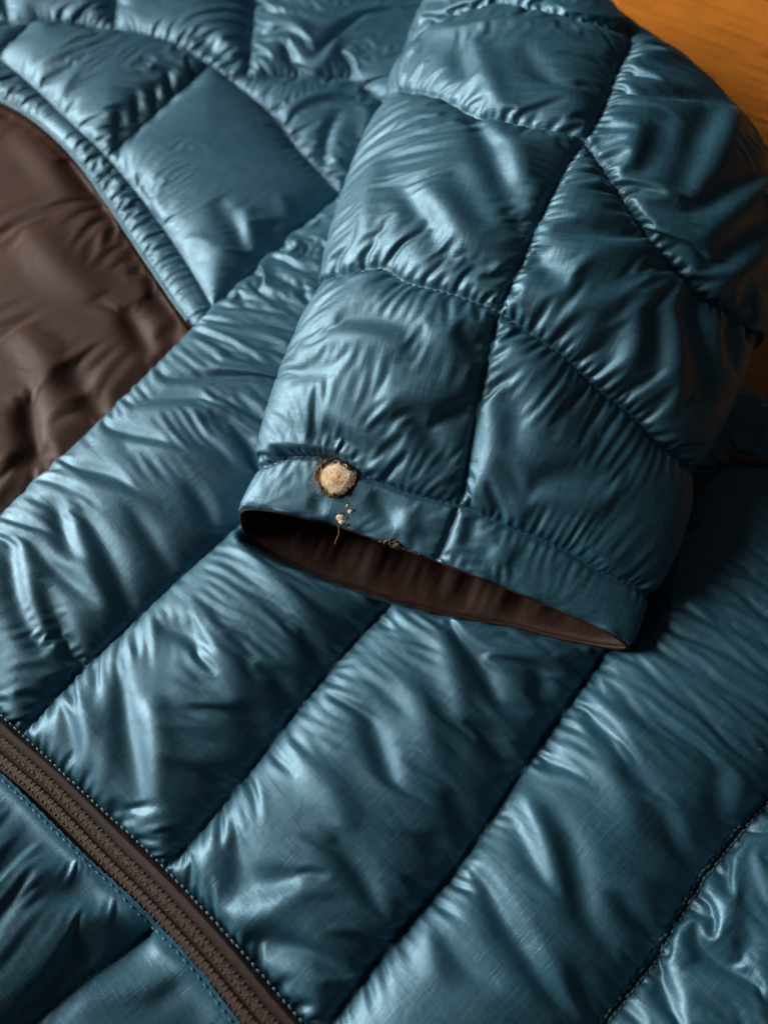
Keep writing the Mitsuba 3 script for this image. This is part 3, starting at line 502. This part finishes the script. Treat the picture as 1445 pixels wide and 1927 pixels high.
def body_surface():
    P = finer(BODY, *FX.shape, order=3)
    soft = gaussian_filter(DSEAM, 1)
    zb = base_height(FX, FY, REGION)
    groove = np.exp(-(DSEAM / 0.0009) ** 2)
    P[..., 2] -= groove * 0.0006
    P[..., 2] = press_under_sleeve(P)
    return P


def region_mesh(P, N, m, FX, FY, uvrot=0.75):
    q = m[:-1, :-1]
    i, j = np.nonzero(q)
    nx = FX.shape[1]
    a = i * nx + j
    f = np.vstack([np.c_[a, a + 1, a + nx + 1], np.c_[a, a + nx + 1, a + nx]])
    A, B, C = (P.reshape(-1, 3)[f[:, k]] for k in range(3))
    if (np.cross(B - A, C - A) * N.reshape(-1, 3)[f[:, 0]]).sum() < 0:
        f = f[:, ::-1]
    used, inv = np.unique(f, return_inverse=True)
    V, NN = P.reshape(-1, 3)[used], N.reshape(-1, 3)[used]
    x, y = FX.ravel()[used], FY.ravel()[used]
    c, s = math.cos(uvrot), math.sin(uvrot)
    return (V, inv.reshape(-1, 3)), NN, np.c_[x * c + y * s, -x * s + y * c]


def surf(key, mesh, bsdf, normals, uv=None):
    path = meshkit.write_ply(mesh, True, uv, None, normals)
    scene[key] = {'type': 'ply', 'filename': path, 'face_normals': False, 'bsdf': {'type': 'ref', 'id': bsdf}}


BP = body_surface()
BN = normals_of(BP)
for _k, _names in {'front_panel__baffle': ['baffle0'], 'front_panel__baffle_001': ['baffle1'], 'front_panel__baffle_002': ['baffle2'], 'front_panel__baffle_003': ['baffle3'],
                   'front_panel__baffle_004': ['baffle4'], 'front_panel_001__baffle': ['lowa'], 'front_panel_001__baffle_001': ['lowb'],
                   'collar__baffle': ['collara'], 'collar__baffle_001': ['collarb'], 'collar__baffle_002': ['collars'], 'collar__binding': ['binding'],
                   'back_panel__baffle': ['top0'], 'back_panel__baffle_001': ['top1'], 'back_panel__baffle_002': ['top2'], 'back_panel__baffle_003': ['top3'], 'back_panel__baffle_004': ['top4'],
                   'front_panel__pocket_panel': ['pocketpiece']}.items():
    surf('puffer_jacket__' + _k, *[(lambda r: (r[0], 'nylon', r[1], r[2]))(region_mesh(BP, BN, np.isin(REGION, [RID[k] for k in _names]), FX, FY))][0])
_m, _n, _uv = region_mesh(BP, BN, REGION == RID['brown'], FX, FY)
surf('puffer_jacket__lining', _m, 'lining_cloth', _n, _uv)
from scipy.ndimage import binary_dilation
_br = REGION == RID['brown']
_d = distance_transform_edt(~_br, return_indices=True)
_LP = BP.copy()
_LP[..., 2] = gaussian_filter(BP[..., 2][_d[1][0], _d[1][1]], 1.5) - 0.0040 * np.exp(-np.where(_br, DSEAM, 0) / 0.005)
_LP[..., 0], _LP[..., 1] = np.where(_br, _LP[..., 0], FX), np.where(_br, _LP[..., 1], FY)
_m, _nn, _uv = region_mesh(_LP, normals_of(_LP), binary_dilation(_br, iterations=5), FX, FY)
surf('puffer_jacket__lining', _m, 'lining_cloth', _nn, _uv)
for _k, _n in {'baffle': 'left1', 'baffle_001': 'left2', 'baffle_002': 'left3', 'baffle_003': 'left4', 'baffle_004': 'right1', 'baffle_005': 'right2', 'baffle_006': 'right3', 'cuff_band': 'cuff_band_left', 'cuff_band_001': 'cuff_band_right'}.items():
    _m, _nn, _uv = region_mesh(SP, SN, SREG == SID[_n], GB, GA, 0.0)
    surf('puffer_jacket__sleeve__' + _k, _m, 'nylon', _nn, _uv)


def sleeve_lining():
    nb, na = SNB, 60
    edge = SP[0].copy()
    edge[-1] = edge[0]
    cen = edge.mean(0)
    rows = []
    ar = np.linspace(0, 1, nb)
    for i in range(na):
        a = 0.055 * (i / (na - 1)) ** 1.3
        ring = on_sleeve(np.full(nb, a), GB[0], np.zeros(nb))
        th = GB[0] / GB[0, -1] * 2 * np.pi
        fold = (meshkit.fbm(np.stack([np.cos(th) * 4.5, np.full(nb, a * 25), np.sin(th) * 4.5], -1), 3, 4) - 0.5) * 0.007
        inset = (0.0016 + fold * sm(0, 0.012, a) + 0.0035 * sm(0, 0.05, a)) * sm(-0.0005, 0.003, a) + 0.0004
        n = SNORM[min(int(a / HS), SNA - 1)]
        w = sm(0.0, 0.004, a)
        rows.append((edge * (1 - w) + ring * w) - n * inset[:, None])
    P = np.array(rows)
    return P


LP = sleeve_lining()
_m, _nn, _uv = region_mesh(LP, normals_of(LP), np.ones(LP.shape[:2], bool), GB[:60], GA[:60])
surf('puffer_jacket__sleeve__lining', _m, 'lining_cloth', _nn, _uv)


# ------------------------------------------------------------------ small things sewn on: shared builders
def frame(pos, t, n):
    t = t / np.maximum(np.linalg.norm(t, axis=1, keepdims=True), 1e-12)
    n = n - (n * t).sum(1, keepdims=True) * t
    n /= np.maximum(np.linalg.norm(n, axis=1, keepdims=True), 1e-12)
    return t, n, np.cross(n, t)


_S = trimesh.creation.icosphere(1)
SEED_V, SEED_F = np.array(_S.vertices), np.array(_S.faces)


def grains(pos, t, n, lx, ly, lz):
    """One mesh of small ellipsoids: half sizes along t, across, and along n."""
    t, n, b = frame(pos, t, n)
    lx, ly, lz = (np.broadcast_to(q, len(pos))[:, None, None] for q in (lx, ly, lz))
    V = pos[:, None] + SEED_V[None, :, :1] * lx * t[:, None] + SEED_V[None, :, 1:2] * ly * b[:, None] + SEED_V[None, :, 2:] * lz * n[:, None]
    F = SEED_F[None] + (np.arange(len(pos)) * len(SEED_V))[:, None, None]
    return V.reshape(-1, 3), F.reshape(-1, 3)


def tube(p, r, sides=7):
    p = np.asarray(p, float)
    t = np.gradient(p, axis=0)
    t /= np.linalg.norm(t, axis=1, keepdims=True) + 1e-12
    a = np.cross(t, [0.21, 0.33, 0.92])
    a /= np.linalg.norm(a, axis=1, keepdims=True)
    b, ang = np.cross(t, a), np.arange(sides) * 2 * np.pi / sides
    v = p[:, None] + np.broadcast_to(r, (len(p),))[:, None, None] * (np.cos(ang)[None, :, None] * a[:, None] + np.sin(ang)[None, :, None] * b[:, None])
    i, j = np.meshgrid(np.arange(len(p) - 1), np.arange(sides), indexing='ij')
    q = np.stack([i * sides + j, i * sides + (j + 1) % sides, (i + 1) * sides + (j + 1) % sides, (i + 1) * sides + j], -1).reshape(-1, 4)
    return v.reshape(-1, 3), np.vstack([q[:, [0, 1, 2]], q[:, [0, 2, 3]]])


def joined(parts):
    vs, fs, at = [], [], 0
    for v, f in parts:
        vs.append(v)
        fs.append(f + at)
        at += len(v)
    return np.vstack(vs), np.vstack(fs)


def on_body(p):
    p = np.asarray(p, float)
    q = [(p[:, 1] - Y0) / HF, (p[:, 0] - X0) / HF]
    return tuple(np.stack([map_coordinates(A[..., k], q, order=1, mode='nearest') for k in range(3)], 1) for A in (BP, BN))


def on_cloth(p):
    p = np.asarray(p, float)
    q = [p[:, 0] / HS, p[:, 1] / HS]
    return tuple(np.stack([map_coordinates(A[..., k], q, order=1, mode='nearest') for k in range(3)], 1) for A in (SP, SN))


def resample(p, pitch):
    d = np.r_[0, np.cumsum(np.linalg.norm(np.diff(p, axis=0), axis=1))]
    q = np.arange(pitch / 2, d[-1], pitch)
    return np.stack([np.interp(q, d, p[:, k]) for k in range(p.shape[1])], 1)


def offset(p, o):
    t = np.gradient(p, axis=0)
    t /= np.linalg.norm(t, axis=1, keepdims=True) + 1e-12
    return p + np.c_[-t[:, 1], t[:, 0]] * o


RNG = np.random.default_rng(5)


def stitches(path, where, pitch=0.002, length=0.0007, r=0.00017, lift=0.00012, side=0.0):
    p = resample(offset(path, side), pitch)
    p = p + RNG.normal(0, 0.00006, p.shape)
    pos, n = where(p)
    t = np.gradient(pos, axis=0)
    t = t + RNG.normal(0, 0.06, t.shape) * np.linalg.norm(t, axis=1, keepdims=True)
    k = RNG.uniform(0.8, 1.15, len(pos))
    return grains(pos + n * lift, t, n, length * k, r, r)


def plain(rgb_, rough=0.6, **more):
    return {'type': 'twosided', 'b': {'type': 'principled', 'base_color': rgb(*rgb_), 'roughness': rough, 'specular': 0.5, **more}}


scene['thread_blue'] = plain((0.055, 0.130, 0.170), 0.5)
scene['thread_brown'] = plain((0.10, 0.062, 0.048), 0.5)
scene['tape_cloth'] = None
PJ = 'puffer_jacket__'


def add(key, mesh, bsdf, smooth=True, stuff=False, **more):
    scene[PJ + key] = mikit.ply(mesh, bsdf, smooth, **more)
    if stuff:
        labels[PJ + key] = {'kind': 'stuff'}


def zip_edge(p):
    return np.c_[p, np.full(len(p), ZB + 0.0030)], np.tile([0, 0, 1.0], (len(p), 1))


def edge_roll(path, r=0.0007):
    pos, n = on_body(path[::8])
    return tube(gaussian_filter(pos, (3, 0)) + n * 0.0002, r * (1 + 0.3 * (meshkit.noise(pos * 500, 2) - 0.5)), 9)


add('collar__rolled_edge', edge_roll(CV['brown_edge']), 'nylon')
add('front_panel__rolled_edge', edge_roll(CV['seam0a']), 'nylon')
# stitching
for _part, _names in {'front_panel': ['seam0a', 'seam0b', 'seam1', 'seam2', 'seam3'], 'collar': ['bind_out', 'brown_edge', 'collar_seam', 'collar_small', 'collar_edge'],
                      'back_panel': ['top1', 'top2', 'top3', 'top_h'], 'front_panel_001': ['low_seam']}.items():
    add(_part + '__stitching', joined([stitches(CV[k], on_body, lift=0.0003) for k in _names]), 'thread_blue', stuff=True)
add('front_panel__hem_stitching', joined([stitches(CV['seam4'], on_body, 0.0016, 0.00075, 0.00036, 0.0002, o) for o in (-0.0009, 0.0009)]), 'thread_blue', stuff=True)
add('front_panel__edge_stitching', joined([stitches(CV['zip_top'], zip_edge, 0.0017, 0.00068, 0.00034, 0.0, 0.0006)]), 'thread_blue', stuff=True)
add('front_panel_001__edge_stitching', joined([stitches(CV['stitch_low'], on_body, 0.0023, 0.0008, 0.0003, 0.0003, 0.0)]), 'thread_blue', stuff=True)
add('sleeve__stitching', joined([stitches(SCV[k], on_cloth) for k in SCV]), 'thread_blue', stuff=True)


# ------------------------------------------------------------------ zip
def twill(p, n, uv):
    u, v = uv[0] * 1000, uv[1] * 1000
    w = dr.sin((u * 1.0 + v * 1.6) * 9.0) * 0.5 + 0.5
    return mikit.mix((0.036, 0.021, 0.017), (0.066, 0.040, 0.032), w * 0.6 + 0.4 * mikit.fbm(u * 1.5, v * 1.5, 1, 2))


def twill_relief(p, n, uv):
    u, v = uv[0] * 1000, uv[1] * 1000
    return dr.sin((u * 1.0 + v * 1.6) * 9.0) * 0.00003


scene['tape_cloth'] = {'type': 'twosided', 'b': {'type': 'bumpmap', 'arbitrary': mikit.proc(twill_relief, 0.00005), 'scale': 1.0,
                       'nested': {'type': 'principled', 'base_color': mikit.proc(twill), 'roughness': 0.6, 'specular': 0.4, 'sheen': 0.3, 'sheen_tint': 0.7}}}


def zipper():
    n = 700
    def even(k):
        p = CV[k]
        d = np.r_[0, np.cumsum(np.linalg.norm(np.diff(p, axis=0), axis=1))]
        q = np.linspace(0, d[-1], n)
        return np.stack([np.interp(q, d, p[:, c]) for c in range(2)], 1)
    mid = even('zip_mid')
    ti, _ = cKDTree(CV['zip_top']).query(mid)
    bi, _ = cKDTree(CV['zip_bot']).query(mid)
    wt, wb = gaussian_filter(ti, 30), gaussian_filter(bi, 30)
    t = np.gradient(mid, axis=0)
    t /= np.linalg.norm(t, axis=1, keepdims=True)
    nor = np.c_[-t[:, 1], t[:, 0]]
    nor *= np.sign(((CV['zip_top'][len(CV['zip_top']) // 2] - mid[n // 2]) * nor[n // 2]).sum())
    s = np.r_[0, np.cumsum(np.linalg.norm(np.diff(mid, axis=0), axis=1))]
    c = np.linspace(-1, 1, 61)

    def place(d, i, lift=0.0):
        """Point on the tape at signed distance d from its middle, at row(s) i."""
        w = np.where(d > 0, wt[i] + 0.0002, wb[i] - 0.0012)
        z = ZB + 0.0030 + 0.0008 * (1 - (d / w) ** 2) - 0.0012 * sm(0.85, 1.0, np.abs(d) / w) - 0.005 * sm(1.0, 1.12, np.abs(d) / w) - 0.0006 * np.exp(-(d / 0.00032) ** 2) + 0.0005 * np.exp(-((np.abs(d) - 0.0017) / 0.0012) ** 2)
        z = z + 0.0006 * np.sin(s[i] * 55) + lift
        return np.concatenate([mid[i] + nor[i] * d[..., None], z[..., None]], -1)

    I, Cc = np.meshgrid(np.arange(n), c, indexing='ij')
    dd = np.where(Cc > 0, Cc * (wt[I] + 0.0012), Cc * (wb[I] + 0.0008))
    P = place(dd, I)
    return P, dd, s, place, t, nor, n


ZP, ZD, ZS, zplace, ZT, ZNOR, ZN = zipper()
_I = np.tile(ZS[:, None], (1, ZP.shape[1]))
_m, _nn, _uv = region_mesh(ZP, normals_of(ZP) * np.sign(normals_of(ZP)[..., 2:]), np.ones(ZP.shape[:2], bool), ZD, _I, 0.0)
surf(PJ + 'zipper__tape', _m, 'tape_cloth', _nn, _uv)
_teeth = []
for _d, _ph in ((0.0009, 0), (-0.0009, 0.5), (0.0022, 0.5), (-0.0022, 0)):
    _s = np.arange(0.001 + _ph * 0.0016, ZS[-1], 0.0016)
    _i = np.clip(np.searchsorted(ZS, _s), 0, ZN - 1)
    _pos = zplace(np.full(len(_i), _d), _i, 0.00005)
    _t = np.c_[ZNOR[_i] * np.sign(_d) + ZT[_i] * 0.2, np.zeros(len(_i))]
    _teeth.append(grains(_pos, _t, np.tile([0, 0, 1.0], (len(_i), 1)), 0.00066, 0.00036, 0.00015))
add('zipper__teeth', joined(_teeth), 'tape_cloth', stuff=True)
_s = np.arange(0.0, ZS[-1], 0.00155)
_i = np.clip(np.searchsorted(ZS, _s), 0, ZN - 1)
_zz = zplace(np.where(np.arange(len(_i)) % 2, 0.0016, 0.0003), _i, 0.0004)
add('zipper__zigzag_thread', tube(np.repeat(_zz, 3, 0)[1:-1] + np.random.default_rng(2).normal(0, 0.00003, (len(_zz) * 3 - 2, 3)), 0.00006, 5), 'thread_brown')

scene['pocket_tape'] = plain((0.16, 0.085, 0.065), 0.5)
# the zip of the pocket at the edge of the front
_p = CV['pocket'][::20]
_pos, _n = on_body(_p)
_pos = gaussian_filter(_pos, (6, 0))
_pos[:, 2] += 0.0016
add('front_panel__pocket_zip', tube(_pos, 0.0016, 10), 'pocket_tape')
# brown piping inside the hem of the cuff
_ring = SP[0][::3] - SNORM[0][::3] * 0.0006 
_ring = np.vstack([_ring[:-1], _ring[:1]])
add('sleeve__hem_piping', tube(_ring, 0.00055 * (1 + 0.7 * (meshkit.noise(_ring * 700, 3) - 0.5)), 8), 'lining_cloth')


# ------------------------------------------------------------------ the burn on the cuff
HOLE_AT = on_cloth(np.array([D['burn']['hole']]))[0][0].tolist()
def wad_colour(p, n, uv):
    d = dr.norm(p - mi.Point3f(*HOLE_AT)) / 0.0047 + 0.5 * (mikit.fbm(p[0] * 500, p[1] * 500, p[2] * 500 + 4, 2) - 0.5)
    scorch, core = mikit.smoothstep(0.62, 1.0, d), mikit.smoothstep(0.42, 0.15, d)
    a = mikit.fbm(p[0] * 700, p[1] * 700, p[2] * 700, 3)
    b = mikit.fbm(p[0] * 260 + 3, p[1] * 260, p[2] * 260 + 9, 3)
    c = mikit.mix((0.97, 0.91, 0.76), (0.93, 0.72, 0.42), mikit.smoothstep(0.46, 0.66, b))
    c = mikit.mix(mikit.mix(c, (0.60, 0.36, 0.16), 0.5 * scorch), (0.52, 0.32, 0.17), 0.4 * core)
    return mikit.mix(c, (0.20, 0.09, 0.035), 0.6 * mikit.smoothstep(0.54, 0.72, a) * mikit.smoothstep(0.48, 0.60, b))


def char_colour(p, n, uv):
    a = mikit.fbm(p[0] * 1500, p[1] * 1500, p[2] * 1500, 2)
    return mikit.mix((0.012, 0.008, 0.006), (0.26, 0.11, 0.025), mikit.smoothstep(0.5, 0.72, a))


scene['wadding'] = {'type': 'twosided', 'b': {'type': 'principled', 'base_color': mikit.proc(wad_colour), 'roughness': 0.8, 'specular': 0.4, 'sheen': 0.4}}
scene['char'] = {'type': 'twosided', 'b': {'type': 'principled', 'base_color': mikit.proc(char_colour), 'roughness': 0.4, 'specular': 0.6}}
scene['fibre'] = plain((0.50, 0.33, 0.17), 0.6)
HOLE = np.array(D['burn']['hole'])
RIM = np.array(D['burn']['rim']) - HOLE


def rim_radius(th):
    a = np.arctan2(RIM[:, 1], RIM[:, 0])
    o = np.argsort(a)
    return np.interp(th, a[o], np.hypot(*RIM.T)[o], period=2 * np.pi)


def wad(center, radius, height, seed, nr=40, nt=120, droop=0.0):
    """A tuft of filling pushing out of a hole in the cloth."""
    th = np.linspace(0, 2 * np.pi, nt + 1)
    r = np.linspace(0, 1, nr)
    Rr, Th = np.meshgrid(r, th, indexing='ij')
    R0 = radius(Th) if callable(radius) else radius * (1 + 0.5 * (meshkit.fbm(np.stack([np.cos(Th) * 1.7, np.sin(Th) * 1.7, Th * 0 + seed], -1), 3, seed) - 0.5))
    A, Bb = center[0] + R0 * Rr * np.cos(Th), center[1] + R0 * Rr * np.sin(Th)
    q = np.stack([A, Bb, A * 0], -1)
    lump = (meshkit.fbm(q * 330, 3, seed) - 0.5) * 0.6 + (meshkit.fbm(q * 1700, 3, seed + 3) - 0.5) * 0.3
    hgt = height * (np.sqrt(np.maximum(1 - Rr ** 2.5, 0)) * (0.85 + lump)) - 0.0003
    base, n = on_cloth(np.c_[A.ravel(), Bb.ravel()])
    return (base + n * hgt.ravel()[:, None]).reshape(*A.shape, 3)


def grid_mesh(P):
    a, b = P.shape[:2]
    i, j = np.meshgrid(np.arange(a - 1), np.arange(b - 1), indexing='ij')
    k = i * b + j
    return P.reshape(-1, 3), np.vstack([np.stack([k, k + 1, k + b + 1], -1).reshape(-1, 3), np.stack([k, k + b + 1, k + b], -1).reshape(-1, 3)])


add('sleeve__filling', grid_mesh(wad(HOLE, lambda th: rim_radius(th) * (1 + 0.34 * (meshkit.fbm(np.stack([np.cos(th) * 2.4, np.sin(th) * 2.4, th * 0], -1), 3, 6) - 0.5)), 0.0008, 4)), 'wadding')
labels[PJ + 'sleeve__filling'] = {'label': 'pale cream filling showing through the round burn hole'}
_th = np.linspace(0, 2 * np.pi, 241)[:-1]
_rr = rim_radius(_th) * (1 + 0.34 * (meshkit.fbm(np.stack([np.cos(_th) * 2.4, np.sin(_th) * 2.4, _th * 0], -1), 3, 6) - 0.5) + 0.10 * (meshkit.fbm(np.stack([np.cos(_th) * 6, np.sin(_th) * 6, _th * 0], -1), 3, 9) - 0.5))
_pos, _n = on_cloth(np.c_[HOLE[0] + _rr * np.cos(_th), HOLE[1] + _rr * np.sin(_th)])
_w = 0.00020 + 0.00055 * np.clip(meshkit.fbm(np.stack([np.cos(_th) * 2.2, np.sin(_th) * 2.2, _th * 0 + 2], -1), 3, 2) * 2.2 - 0.6, 0, 1)
_loop = np.vstack([_pos + _n * 0.0002, (_pos + _n * 0.0002)[:1]])
add('sleeve__charred_rim', tube(_loop, np.r_[_w, _w[0]] * (0.7 + 0.6 * RNG.random(241)), 7), 'char')
_hairs = []
for _k in range(60):
    _a = RNG.uniform(0, 2 * np.pi) if _k > 34 else RNG.normal(1.75, 0.45)
    _len = RNG.uniform(0.0012, 0.0048) if _k < 34 else RNG.uniform(0.0006, 0.0018)
    _r0 = rim_radius(np.array([_a]))[0] * RNG.uniform(0.6, 1.0)
    _q = np.linspace(0, 1, 8)
    _dir = _a + RNG.normal(0, 0.5)
    _bend = RNG.normal(0, 0.9)
    _aa = HOLE[0] + _r0 * np.cos(_a) + np.cumsum(np.cos(_dir + _bend * _q)) * _len / 8
    _bb = HOLE[1] + _r0 * np.sin(_a) + np.cumsum(np.sin(_dir + _bend * _q)) * _len / 8
    _pos, _n = on_cloth(np.c_[_aa, _bb])
    _hairs.append(tube(_pos + _n * (0.0009 * np.sin(_q * 2.6) * RNG.uniform(0.3, 1.0) + 0.00035)[:, None], 0.000038, 4))
_fluff = []
for _k in range(190):
    _a, _r0 = RNG.uniform(0, 2 * np.pi), 0.0044 * math.sqrt(RNG.random())
    _q = np.linspace(0, 1, 9)
    _dir, _bend, _len = RNG.uniform(0, 2 * np.pi), RNG.normal(0, 1.6), RNG.uniform(0.0012, 0.0036)
    _aa = HOLE[0] + _r0 * np.cos(_a) + np.cumsum(np.cos(_dir + _bend * _q)) * _len / 9
    _bb = HOLE[1] + _r0 * np.sin(_a) + np.cumsum(np.sin(_dir + _bend * _q)) * _len / 9
    _ok = np.hypot(_aa - HOLE[0], _bb - HOLE[1]) < rim_radius(np.arctan2(_bb - HOLE[1], _aa - HOLE[0])) * 0.95
    if _ok.all():
        _pos, _n = on_cloth(np.c_[_aa, _bb])
        _fluff.append(tube(_pos + _n * (0.0004 + 0.0007 * RNG.random() * np.sin(_q * 3.0) + 0.0003)[:, None], 0.00006 * RNG.uniform(0.6, 1.3), 4))
scene['pale_fibre'] = plain((0.93, 0.80, 0.58), 0.8)
add('sleeve__filling_fibres', joined(_fluff), 'pale_fibre', stuff=True)
add('sleeve__loose_fibres', joined(_hairs), 'fibre', stuff=True)
for _k, (_c, _r) in enumerate(zip(D['burn']['tufts'], (0.0014, 0.0011, 0.0009, 0.0005))):
    add('sleeve__small_tuft' + ('_%03d' % _k if _k else ''), grid_mesh(wad(np.array(_c), _r, 0.0008, 11 + _k, 14, 36)), 'wadding')
_pos, _n = on_cloth(np.array(D['burn']['thread']))
_q = np.linspace(0, 1, 24)
_drop = _pos[0] + _n[0] * 0.0008 + np.c_[0.0004 * np.sin(_q * 5) - 0.0006 * _q, -0.0030 * _q - 0.0006 * np.sin(_q * 3), -0.0050 * _q ** 1.3]
add('sleeve__loose_thread', tube(_drop, 0.00009, 6), 'fibre')
# melted crumbs: round the tufts, and a crust along the torn hem
_b0, _b1 = D['burn']['crust']
_b = np.r_[np.linspace(_b0, _b1, 50), RNG.normal(_b0 + 0.32 * (_b1 - _b0), 0.0011, 70)]
_a = np.abs(np.r_[RNG.uniform(0, 0.0005, 50), RNG.normal(0.0006, 0.0007, 70)])
_pos, _n = on_cloth(np.c_[_a, _b])
_sz = np.r_[RNG.uniform(0.00018, 0.00038, 50), RNG.uniform(0.0002, 0.00055, 70)]
_c1 = grains(_pos + _n * (0.0001 + 0.0004 * RNG.random(120) * (np.arange(120) > 50))[:, None], RNG.normal(0, 1, (120, 3)), _n, _sz * 1.2, _sz, _sz * 0.8)
_pos, _n = on_cloth(np.repeat(np.array(D['burn']['specks']), 4, 0) + RNG.normal(0, 0.00035, (24, 2)))
_sz = RNG.uniform(0.00012, 0.0003, 24)
_c2 = grains(_pos + _n * 0.00008, RNG.normal(0, 1, (24, 3)), _n, _sz * 1.3, _sz, _sz * 0.6)
_v, _f = joined([_c1, _c2])
_v = _v + (meshkit.noise(_v * 3500, 3)[:, None] - 0.5) * 0.0003
add('sleeve__melted_crust', (_v, _f), 'char', stuff=True)


# ------------------------------------------------------------------ the table under the jacket
def wood(p, n, uv):
    c, s = math.cos(-0.62), math.sin(-0.62)
    u, v = p[0] * c + p[1] * s, -p[0] * s + p[1] * c
    w = v + 0.006 * mikit.fbm(u * 6, v * 14, 0, 2)
    g = mikit.fbm(u * 9, w * 420, 3.0, 3)
    band = mikit.fbm(u * 2.5, w * 60, 8.0, 3)
    pore = mikit.smoothstep(0.66, 0.78, mikit.noise(u * 40, w * 1500, 2))
    c0 = mikit.mix((0.68, 0.19, 0.016), (0.97, 0.36, 0.05), 0.55 * g + 0.45 * band)
    return mikit.mix(c0, (0.22, 0.065, 0.012), pore * 0.8)


scene['varnished_wood'] = {'type': 'principled', 'base_color': mikit.proc(wood), 'roughness': 0.38, 'specular': 0.5, 'clearcoat': 0.3, 'clearcoat_gloss': 0.8}
scene['wooden_table'] = mikit.ply(trimesh.creation.box((1.6, 1.2, 0.03), np.array([[1, 0, 0, 0.1], [0, 1, 0, 0.2], [0, 0, 1, -0.015], [0, 0, 0, 1.0]])), 'varnished_wood')
labels['wooden_table'] = {'label': 'orange-brown varnished wooden table top under the jacket', 'category': 'table', 'kind': 'structure'}
labels['puffer_jacket'] = {'label': 'teal blue quilted puffer jacket with a burnt sleeve cuff lying on the wooden table', 'category': 'jacket'}

for _k, _l in {'lining': 'plain dark brown lining panel beside the collar', 'zipper': 'brown reverse coil zip along the front edge', 'sleeve__lining': 'brown lining inside the open cuff',
               'sleeve__charred_rim': 'dark scorched rim round the burn hole', 'sleeve__melted_crust': 'dark melted crust on the cuff hem', 'sleeve__loose_thread': 'pale thread hanging from the cuff hem'}.items():
    if PJ + _k in scene:
        labels.setdefault(PJ + _k, {})['label'] = _l

# lint caught on the cloth
_p = np.array(D['lint'])
_pos, _n = on_body(_p)
_hair = []
for _k in range(len(_p)):
    _q = np.linspace(0, 1, 7)[:, None]
    _d = RNG.normal(0, 1, 2)
    _d /= np.linalg.norm(_d)
    _path = _p[_k] + _q * _d * RNG.uniform(0.0006, 0.0022) + np.sin(_q * 3) * RNG.normal(0, 0.0005, 2)
    _a, _b = on_body(_path)
    _hair.append(tube(_a + _b * 0.00012, 0.00005, 4))
scene['lint'] = plain((0.55, 0.52, 0.48), 0.8)
add('front_panel__lint', joined(_hair), 'lint', stuff=True)
